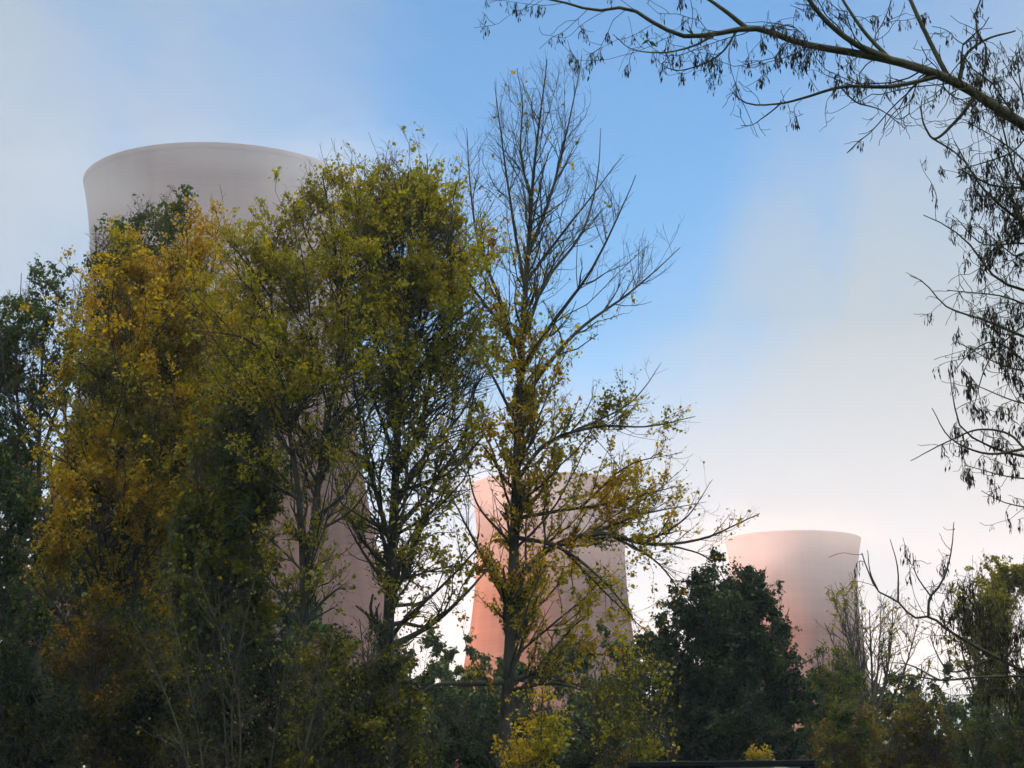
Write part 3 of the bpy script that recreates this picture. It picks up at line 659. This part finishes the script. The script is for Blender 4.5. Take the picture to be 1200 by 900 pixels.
# ------------------------------------------------------------------ overhanging ash tree
def ash():
    Y = 10.
    env = Env([(560, -260), (600, -20), (600, 60), (690, 75), (860, 165), (1050, 170), (1066, 200), (1075, 260), (1085, 330), (1075, 380), (1110, 430), (1085, 480), (1062, 545), (1150, 590), (1175, 605), (1200, 612),
               (1110, 618), (1010, 640), (1006, 690), (1030, 800), (1100, 830), (1250, 830), (1500, 880), (1850, 900), (1960, 700), (2000, 100), (1800, -460), (1300, -460)], Y, 3.)
    e = root_empty('ash_tree', 1590, Y, 'ash tree overhanging from the side, bare twigs hung with dark seed bunches', 'tree')
    tr = hand_limb([(1590, 1312), (1586, 1150), (1572, 950), (1580, 760), (1562, 560), (1540, 330), (1548, 120), (1515, -120), (1490, -320), (1500, -520)], Y, 46, 9, 0, 40, .006)
    tr['R'][0, :4] *= np.array([1.45, 1.25, 1.12, 1.05])
    V, Q = tubes(tr['P'], tr['R'], 16); under(e, mesh_obj('trunk', V, Q, BARKASH))
    limbs = [  # points, radius at start, at end, lean
        ([(1560, 330), (1400, 250), (1290, 200), (1200, 147), (1112, 93), (1050, 72), (1000, 62), (940, 51), (880, 33), (840, 39), (800, 42), (765, 26), (735, 9), (700, 12), (650, 0), (600, -8)], 12.5, 1.1, .05),
        ([(880, 33), (852, 15), (815, -10)], 4, 2, .1), ([(1045, 71), (1000, 50), (972, 28), (940, -10)], 5.5, 3, -.1), ([(1043, 70), (1015, 40), (980, -12)], 3.4, 2, .2),
        ([(1113, 92), (1090, 50), (1062, -10)], 4, 3, .1), ([(1128, 101), (1134, 62), (1152, 48), (1190, 36)], 3, 1.2, -.1),
        ([(1100, 96), (1040, 102), (990, 102), (940, 116), (915, 122), (870, 119), (858, 108)], 3.6, .9, -.15), ([(1143, 118), (1120, 142), (1092, 162), (1084, 150), (1078, 125)], 3.2, 1, .1),
        ([(860, 40), (845, 62), (815, 78), (790, 82), (776, 75), (782, 68)], 1.8, .6, .1), ([(840, 40), (810, 55), (770, 62), (735, 55), (718, 40)], 1.8, .6, -.2), ([(1092, 162), (1120, 180), (1150, 215)], 1.6, .7, 0.),
        ([(915, 122), (895, 138), (880, 147), (868, 147)], 1.2, .5, .1), ([(985, 103), (1000, 118), (1030, 128), (1060, 150)], 1.4, .6, .1),
        ([(1555, 420), (1400, 330), (1300, 260), (1215, 222), (1160, 217), (1125, 198)], 7, 1, -.05), ([(1300, 300), (1215, 270), (1150, 218), (1118, 165)], 4, .8, .1), ([(1380, 380), (1260, 300), (1190, 200), (1170, 130), (1150, 80)], 4, .7, .15),
        ([(1550, 500), (1380, 400), (1240, 350), (1170, 328), (1130, 280), (1092, 256), (1082, 252)], 6, .7, .05), ([(1340, 420), (1215, 400), (1150, 374), (1110, 360), (1078, 328), (1066, 323)], 4, .6, -.1), ([(1300, 380), (1200, 285), (1150, 285), (1120, 255)], 3, .6, .1),
        ([(1550, 620), (1380, 560), (1260, 540), (1165, 525), (1126, 500), (1118, 470), (1113, 436)], 6, .6, .05), ([(1300, 560), (1215, 525), (1150, 530), (1110, 510), (1092, 478)], 3.4, .6, -.1), ([(1185, 510), (1150, 503), (1105, 520), (1067, 540)], 1.8, .6, .1),
        ([(1340, 620), (1215, 597), (1175, 588), (1150, 575)], 2.6, .6, .1), ([(1300, 480), (1210, 430), (1160, 400), (1130, 420), (1115, 440)], 3, .6, .12), ([(1320, 330), (1230, 200), (1200, 120), (1190, 60)], 4, .8, -.12), ([(1330, 440), (1230, 330), (1190, 240), (1160, 180)], 3.4, .8, -.15),
        ([(1420, 300), (1260, 180), (1200, 110), (1175, 70)], 3.4, .7, .2), ([(1400, 350), (1250, 240), (1180, 170), (1130, 140)], 3.4, .7, -.25), ([(1430, 420), (1260, 330), (1190, 300), (1145, 262)], 3.4, .7, .25),
        ([(1420, 460), (1260, 390), (1185, 350), (1110, 340)], 3.2, .7, -.2), ([(1420, 500), (1260, 440), (1180, 430), (1120, 400)], 3.2, .7, .2), ([(1400, 540), (1260, 480), (1190, 470), (1140, 450)], 3, .7, -.15),
        ([(1400, 590), (1260, 560), (1190, 560), (1130, 545)], 2.8, .6, .15), ([(1400, 380), (1280, 290), (1210, 270), (1165, 290), (1140, 330)], 2.8, .6, 0.), ([(1400, 440), (1280, 380), (1215, 375), (1160, 420), (1140, 480)], 2.6, .6, .1),
        ([(1560, 380), (1680, 270), (1800, 210), (1930, 130)], 12, 1.4, .2), ([(1570, 640), (1690, 560), (1830, 540), (1960, 580)], 10, 1.2, -.3), ([(1545, 200), (1640, 60), (1700, -80), (1720, -220)], 10, 1.4, .3),
        ([(1530, -20), (1400, -140), (1250, -210), (1100, -230)], 9, 1.2, .2), ([(1575, 820), (1700, 800), (1830, 850)], 7, 1, .4), ([(1550, 150), (1700, 60), (1850, 20)], 8, 1, -.6), ([(1500, -200), (1420, -330), (1380, -430)], 6, 1, -.3),
        ([(1800, 210), (1860, 280), (1900, 380)], 4, .8, .1), ([(1830, 540), (1900, 640), (1910, 740)], 4, .8, 0.), ([(1680, 270), (1720, 160), (1790, 90)], 4, .8, -.2),
        ([(1555, 900), (1400, 850), (1280, 810), (1200, 786), (1160, 766), (1130, 750), (1110, 738), (1090, 723), (1075, 725), (1050, 704), (1030, 694), (1018, 670), (1010, 648)], 5.5, .8, .03),
        ([(1091, 723), (1090, 700), (1100, 688), (1112, 660), (1116, 638), (1118, 612)], 2, .6, .05), ([(1092, 699), (1073, 670), (1070, 648)], 1.2, .6, 0.), ([(1051, 702), (1051, 660), (1043, 632)], 1.4, .5, .05), ([(1030, 694), (1020, 672), (1016, 645)], 1.2, .5, -.1),
        ([(1400, 830), (1260, 796), (1150, 793), (1100, 797), (1060, 791), (1035, 798)], 3.4, .9, -.05), ([(1100, 797), (1060, 778), (1030, 778)], 1.4, .5, .05), ([(1168, 772), (1110, 785), (1095, 760), (1090, 745)], 1.6, .7, .1)]
    bs = []
    for pts, r0, r1, lean in limbs:
        if len(pts) > 12: S = 48
        else: S = 24
        pts, y0 = snap(pts, Y, bs + [tr], 14, True)
        b = hand_limb(pts, y0, r0 * .86, r1 * .8, lean, S, .0015)
        V, Q = tubes(b['P'], b['R'], 10); under(e, mesh_obj('limb', V, Q, BARKASH)); bs.append(b)
    L0 = cat_batches(bs)
    # thin twigs, upturned at their ends
    l1 = kids(L0, per_m=12.0, tmin=.2, ang=52, lr=.35, lmin=.12, lmax=.8, rk=.19, rmin=.0021, S=8, trop=-.35, grav=-1.6, jit=.4, env=env, taper=.5)
    l2 = kids(l1, per_m=9, tmin=.2, ang=48, lr=.5, lmin=.07, lmax=.3, rk=.75, rmin=.0018, S=6, trop=-.2, grav=-1.2, jit=.4, env=env, taper=.6)
    V, Q = merge([tubes(l1['P'], l1['R'], 4), tubes(l2['P'], l2['R'], 4)]); under(e, mesh_obj('twigs', V, Q, BARKDARK))
    # bunches of hanging winged seeds
    Vs, Cs = [], []; Ps, Rs = [], []
    src = cat_batches([l1, l2])
    n = rng.poisson(src['L'] * 15); idx = np.repeat(np.arange(len(n)), n); t = .15 + .85 * rng.random(len(idx)); p = interp(src['P'][idx], t)
    px, py = proj(p)
    dens = .5 + .9 * step(1090, 1150, px) + .5 * blob(px, py, 1085, 740, 40, 40) + .5 * blob(px, py, 960, 70, 90, 50) + .3 * blob(px, py, 890, 110, 60, 40)
    dens = dens * np.clip(.55 + .6 * sn(p, .7, 77), .1, 1)
    p = p[rng.random(len(p)) < dens]
    for c in p:
        k = rng.integers(2, 10); big = rng.uniform(.6, 1.2)
        for _ in range(k):
            st = rng.uniform(.005, .055); a = nrm(np.array([rng.normal() * .22, rng.normal() * .22, -1.])); s = nrm(np.cross(a, rng.normal(size=3))); w = np.cross(a, s)
            b = c + np.array([rng.normal() * .012, rng.normal() * .012, -st]); ln = rng.uniform(.028, .046) * big; wd = ln * rng.uniform(.18, .3); cv = w * ln * rng.uniform(-.12, .12)
            Vs.append([b, b + a * ln * .45 + s * wd / 2 + cv, b + a * ln, b + a * ln * .45 - s * wd / 2 + cv]); Cs.append(rng.uniform(.6, 1.3))
            Ps.append([c, (c + b) / 2 + a * 0, b]); Rs.append([.0012, .001, .001])
    V = np.array(Vs).reshape(-1, 3); Q = np.arange(len(V)).reshape(-1, 4)
    C = np.repeat(np.array(Cs)[:, None] * np.array([[.035, .027, .016]]), 4, 0)
    under(e, mesh_obj('seed_bunches', V, Q, KEYS, tint=C))
    V, Q = tubes(np.array(Ps), np.array(Rs), 3); under(e, mesh_obj('seed_stalks', V, Q, BARKASH))
    # the few leaflets still hanging on
    Vs = []
    for cx, cy in [(758, 46), (760, 48), (762, 46), (765, 42), (813, 40), (812, 44), (1130, 205), (1128, 207), (1186, 250), (1140, 445), (1190, 300), (1170, 245)]:
        c = at(cx, cy, Y)[()]; a = nrm(np.array([rng.normal() * .7, rng.normal() * .3, rng.normal() * .7])); s = nrm(np.cross(a, rng.normal(size=3))); w = np.cross(a, s); ln = rng.uniform(.06, .085); wd = ln * .3
        Vs.append([c, c + a * ln * .4 + s * wd / 2 + w * ln * .05, c + a * ln, c + a * ln * .4 - s * wd / 2 + w * ln * .05])
    V = np.array(Vs).reshape(-1, 3); under(e, mesh_obj('leaflets', V, np.arange(len(V)).reshape(-1, 4), LEAF, tint=np.tile([.03, .06, .025], (len(V), 1))))
    print('ash', len(l1['P']), len(l2['P']), len(C) // 4)
ash()

# ------------------------------------------------------------------ notice board at the bottom edge
def box(x0, x1, y0, y1, z0, z1):
    V = np.array([(x, y, z) for x in (x0, x1) for y in (y0, y1) for z in (z0, z1)], float)
    Q = np.array([(0, 1, 3, 2), (4, 6, 7, 5), (0, 4, 5, 1), (2, 3, 7, 6), (0, 2, 6, 4), (1, 5, 7, 3)])
    return V, Q
def bevel(o, w=.006):
    m = o.modifiers.new('bevel', 'BEVEL'); m.width = w; m.segments = 2; m.limit_method = 'ANGLE'
    for p in o.data.polygons: p.use_smooth = False
    return o
def plain(name, c, rough=.6, noise=.15):
    m, nt, out = new_mat(name); L = nt.links.new
    tc = N(nt, 'ShaderNodeTexCoord'); n = N(nt, 'ShaderNodeTexNoise', Scale=9.0, Detail=6.0); mx = N(nt, 'ShaderNodeMix', data_type='RGBA')
    mx.inputs[6].default_value = (*[v * (1 - noise) for v in c], 1); mx.inputs[7].default_value = (*[v * (1 + noise) for v in c], 1)
    p = N(nt, 'ShaderNodeBsdfPrincipled', Roughness=rough)
    p.inputs['Specular IOR Level'].default_value = .12
    L(tc.outputs['Object'], n.inputs['Vector']); L(n.outputs['Fac'], mx.inputs[0]); L(mx.outputs[2], p.inputs['Base Color']); L(p.outputs[0], out.inputs['Surface'])
    return m
def notice_board():
    Y = 15.; a = at(739, 893, Y)[()]; b = at(957, 890.5, Y)[()]
    cx = (a[0] + b[0]) / 2; hw = (b[0] - a[0]) / 2; top = (a[2] + b[2]) / 2; tilt = math.atan2(b[2] - a[2], b[0] - a[0])
    e = bpy.data.objects.new('notice_board', None); COL.objects.link(e); e.location = (float(cx), Y, 0); e.rotation_euler = (0, -tilt, 0)
    tag(e, 'dark framed notice board, only its black top edge and a pale strip showing', 'notice board')
    blk = plain('black_painted_timber', (.012, .012, .012)); pan = plain('pale_panel', (.55, .57, .58), .35, .05)
    for V, Q, nm in [(*box(-hw, hw, -.05, .05, top - .045, top), 'frame'), (*box(-hw, hw, -.05, .05, .95, .995), 'frame'), (*box(-hw, -hw + .07, -.048, .048, .997, top - .047), 'frame'), (*box(hw - .07, hw, -.048, .048, .997, top - .047), 'frame')]:
        o = bevel(mesh_obj(nm, V, Q, blk)); o.parent = e
    V, Q = box(-.05, hw - .11, -.02, -.012, 1.03, top - .052); o = mesh_obj('notice', V, Q, pan); o.parent = e
    V, Q = box(-hw + .071, hw - .071, -.011, .01, .998, top - .048); o = mesh_obj('backing_board', V, Q, blk); o.parent = e
    for s in (-1, 1):
        V, Q = box(s * (hw - .1) - .045, s * (hw - .1) + .045, .052, .14, -.3, top - .06); o = bevel(mesh_obj('post', V, Q, blk)); o.parent = e
notice_board()

# ------------------------------------------------------------------ haze, sky, sun
SUN_EL, SUN_AZ = 14.0, 8.0      # azimuth: degrees behind due left
sd = Vector((-math.cos(math.radians(SUN_AZ)), -math.sin(math.radians(SUN_AZ)), 0)) * math.cos(math.radians(SUN_EL)) + Vector((0, 0, math.sin(math.radians(SUN_EL))))
sun_d = bpy.data.lights.new('sun', 'SUN'); sun = bpy.data.objects.new('sun', sun_d); COL.objects.link(sun)
sun_d.energy = 5.0; sun_d.angle = math.radians(.5); sun_d.color = (1, .49, .25)
sun.rotation_euler = sd.to_track_quat('Z', 'Y').to_euler(); sun.location = (-60, 0, 60)

HAZE = True
if HAZE:
    V, Q = box(-1500, 1500, -800, 2500, -4, 225)
    m, nt, out = new_mat('valley_haze')
    pv = N(nt, 'ShaderNodeVolumePrincipled', Density=.0002, Anisotropy=.25); pv.inputs['Color'].default_value = (.93, .95, .98, 1)
    nt.links.new(pv.outputs[0], out.inputs['Volume'])
    o = mesh_obj('haze', V, Q, m); o['kind'] = 'stuff'
    # the fog that has lifted off the river and hangs about the upper half of the towers
    for xa, xb, y0, y1, z0, z1, dens, c in [(-30, 8, 240, 343, 64, 117, .0031, (1, .91, .885)), (900, 900, 452, 1400, 74, 124, .0014, (.92, .95, .98))]:
        V = np.array([(x, y, z) for z in (z0, z1) for x, y in ((-900, y0), (xa, y0), (xb, y1), (-900, y1))], float)
        Q = np.array([(3, 2, 1, 0), (4, 5, 6, 7), (0, 1, 5, 4), (1, 2, 6, 5), (2, 3, 7, 6), (3, 0, 4, 7)])
        m, nt, out = new_mat('lifting_fog')
        pv = N(nt, 'ShaderNodeVolumePrincipled', Density=dens, Anisotropy=.1); pv.inputs['Color'].default_value = (*c, 1)
        nt.links.new(pv.outputs[0], out.inputs['Volume'])
        o = mesh_obj('mist', V, Q, m); o['kind'] = 'stuff'

# wisps of steam about the rims
def wisp(px, py, Y, rx, ry, rz, dens):
    c = at(px, py, Y)[()]; nu, nv = 24, 14
    th = np.arange(nu) * 2 * math.pi / nu; ph = np.linspace(0, math.pi, nv + 1)[1:-1]
    V = np.concatenate([[(0, 0, 1)], np.stack([np.sin(ph)[:, None] * np.cos(th), np.sin(ph)[:, None] * np.sin(th), np.repeat(np.cos(ph)[:, None], nu, 1)], -1).reshape(-1, 3), [(0, 0, -1)]])
    F = [(1 + i * nu + j, 1 + i * nu + (j + 1) % nu, 1 + (i + 1) * nu + (j + 1) % nu, 1 + (i + 1) * nu + j)[::-1] for i in range(nv - 2) for j in range(nu)]
    last = len(V) - 1; b = 1 + (nv - 2) * nu
    me = bpy.data.meshes.new('mist'); me.from_pydata(V.tolist(), [], F + [(0, 1 + j, 1 + (j + 1) % nu) for j in range(nu)] + [(last, b + (j + 1) % nu, b + j) for j in range(nu)])
    m, nt, out = new_mat('steam_wisp')
    L = nt.links.new
    pv = N(nt, 'ShaderNodeVolumePrincipled', Anisotropy=.1); pv.inputs['Color'].default_value = (.97, .95, .93, 1)
    tc = N(nt, 'ShaderNodeTexCoord'); ln = N(nt, 'ShaderNodeVectorMath', operation='LENGTH'); L(tc.outputs['Object'], ln.inputs[0])
    nz = N(nt, 'ShaderNodeTexNoise', Scale=1.7, Detail=4.0); L(tc.outputs['Object'], nz.inputs['Vector'])
    ad = N(nt, 'ShaderNodeMath', operation='MULTIPLY_ADD'); ad.inputs[1].default_value = .9; L(nz.outputs['Fac'], ad.inputs[0]); L(ln.outputs['Value'], ad.inputs[2])
    mr = N(nt, 'ShaderNodeMapRange', interpolation_type='SMOOTHERSTEP'); mr.inputs['From Min'].default_value = 1.35; mr.inputs['From Max'].default_value = .5; mr.inputs['To Max'].default_value = dens
    L(ad.outputs[0], mr.inputs['Value']); L(mr.outputs[0], pv.inputs['Density'])
    L(pv.outputs[0], out.inputs['Volume']); me.materials.append(m)
    o = bpy.data.objects.new('mist', me); COL.objects.link(o); o.location = tuple(float(x) for x in c); o.scale = (rx, ry, rz); o['kind'] = 'stuff'
for a in [(418, 214, 322, 28, 12, 16, .05), (90, 215, 322, 22, 12, 15, .020), (250, 172, 322, 30, 10, 7, .016), (862, 642, 735, 40, 26, 22, .017), (960, 622, 735, 52, 26, 14, .005), (600, 575, 608, 40, 26, 18, .011)]:
    wisp(*a)

w = bpy.data.worlds.new('World'); SC.world = w; w.use_nodes = True
nt = w.node_tree; L = nt.links.new
for n in list(nt.nodes): nt.nodes.remove(n)
wo = N(nt, 'ShaderNodeOutputWorld'); bg = N(nt, 'ShaderNodeBackground', Strength=.078)
sky = N(nt, 'ShaderNodeTexSky'); sky.sky_type = 'NISHITA'; sky.sun_disc = False
sky.sun_elevation = math.radians(SUN_EL); sky.sun_rotation = math.atan2(sd.x, sd.y); sky.air_density = 1.0; sky.dust_density = .6; sky.ozone_density = 2.0
tc = N(nt, 'ShaderNodeTexCoord')
nz = N(nt, 'ShaderNodeTexNoise', Scale=4.2, Detail=8.0, Roughness=.56, Distortion=.6); L(tc.outputs['Generated'], nz.inputs['Vector'])
nb = N(nt, 'ShaderNodeMath', operation='MULTIPLY_ADD'); nb.inputs[1].default_value = .5; nb.inputs[2].default_value = -.25; L(nz.outputs['Fac'], nb.inputs[0])
def direction(px, py):
    p = at(px, py, 100.)[()] - np.array([0, 0, CAMZ]); return p / np.linalg.norm(p)
acc = None
# banks of mist and thin cloud: centre, angular radius (radians), density
for px, py, r, a in [(-190, 60, .16, .75), (1330, 330, .17, .75), (1080, 560, .17, .75), (600, 1150, .26, .85), (300, 130, .06, .2), (900, 330, .05, .18)]:
    dv = direction(px, py)
    ds = N(nt, 'ShaderNodeVectorMath', operation='DISTANCE'); L(tc.outputs['Generated'], ds.inputs[0]); ds.inputs[1].default_value = tuple(float(x) for x in dv)
    ad = N(nt, 'ShaderNodeMath', operation='ADD'); L(ds.outputs['Value'], ad.inputs[0])
    sc = N(nt, 'ShaderNodeMath', operation='MULTIPLY'); sc.inputs[1].default_value = .62; L(nb.outputs[0], sc.inputs[0]); L(sc.outputs[0], ad.inputs[1])
    mr = N(nt, 'ShaderNodeMapRange', interpolation_type='SMOOTHERSTEP'); mr.inputs['From Min'].default_value = r * 1.5; mr.inputs['From Max'].default_value = r * .25; mr.inputs['To Max'].default_value = a
    L(ad.outputs[0], mr.inputs['Value'])
    if acc is None: acc = mr.outputs[0]
    else:
        x = N(nt, 'ShaderNodeMath', operation='SUBTRACT'); x.inputs[0].default_value = 1; L(mr.outputs[0], x.inputs[1])
        y = N(nt, 'ShaderNodeMath', operation='MULTIPLY_ADD'); L(acc, y.inputs[0]); L(x.outputs[0], y.inputs[1]); L(mr.outputs[0], y.inputs[2]); acc = y.outputs[0]
CLOUD = (2.22, 2.42, 2.42)
mx = N(nt, 'ShaderNodeMix', data_type='RGBA'); mx.inputs[7].default_value = (*CLOUD, 1)
tint = N(nt, 'ShaderNodeMix', data_type='RGBA', blend_type='MULTIPLY'); tint.inputs[0].default_value = 1.; tint.inputs[7].default_value = (.46, .93, 1.2, 1)
L(sky.outputs[0], tint.inputs[6]); L(tint.outputs[2], mx.inputs[6]); L(acc, mx.inputs[0]); 
# unseen bright cloud overhead, added as fill light for the trees
sp = N(nt, 'ShaderNodeSeparateXYZ'); L(tc.outputs['Generated'], sp.inputs[0])
zb = N(nt, 'ShaderNodeMath', operation='ADD'); L(sp.outputs['Z'], zb.inputs[0]); L(nb.outputs[0], zb.inputs[1])
zr = N(nt, 'ShaderNodeMapRange', interpolation_type='SMOOTHERSTEP'); zr.inputs['From Min'].default_value = .5; zr.inputs['From Max'].default_value = .85; L(zb.outputs[0], zr.inputs['Value'])
top = N(nt, 'ShaderNodeMix', data_type='RGBA'); top.inputs[7].default_value = (14.5, 14.2, 13.7, 1); L(zr.outputs[0], top.inputs[0]); L(mx.outputs[2], top.inputs[6])
L(top.outputs[2], bg.inputs['Color']); L(bg.outputs[0], wo.inputs['Surface'])

# ------------------------------------------------------------------ render settings
SC.view_settings.view_transform = 'Standard'; SC.view_settings.look = 'None'; SC.view_settings.gamma = 1; SC.view_settings.exposure = 1.6
SC.render.engine = 'CYCLES'
cy = SC.cycles
cy.max_bounces = 6; cy.diffuse_bounces = 4; cy.glossy_bounces = 2; cy.transmission_bounces = 4; cy.volume_bounces = 1; cy.transparent_max_bounces = 8
cy.volume_step_rate = 1.0; cy.volume_max_steps = 64
cy.use_adaptive_sampling = True; cy.adaptive_threshold = .015; cy.use_denoising = True
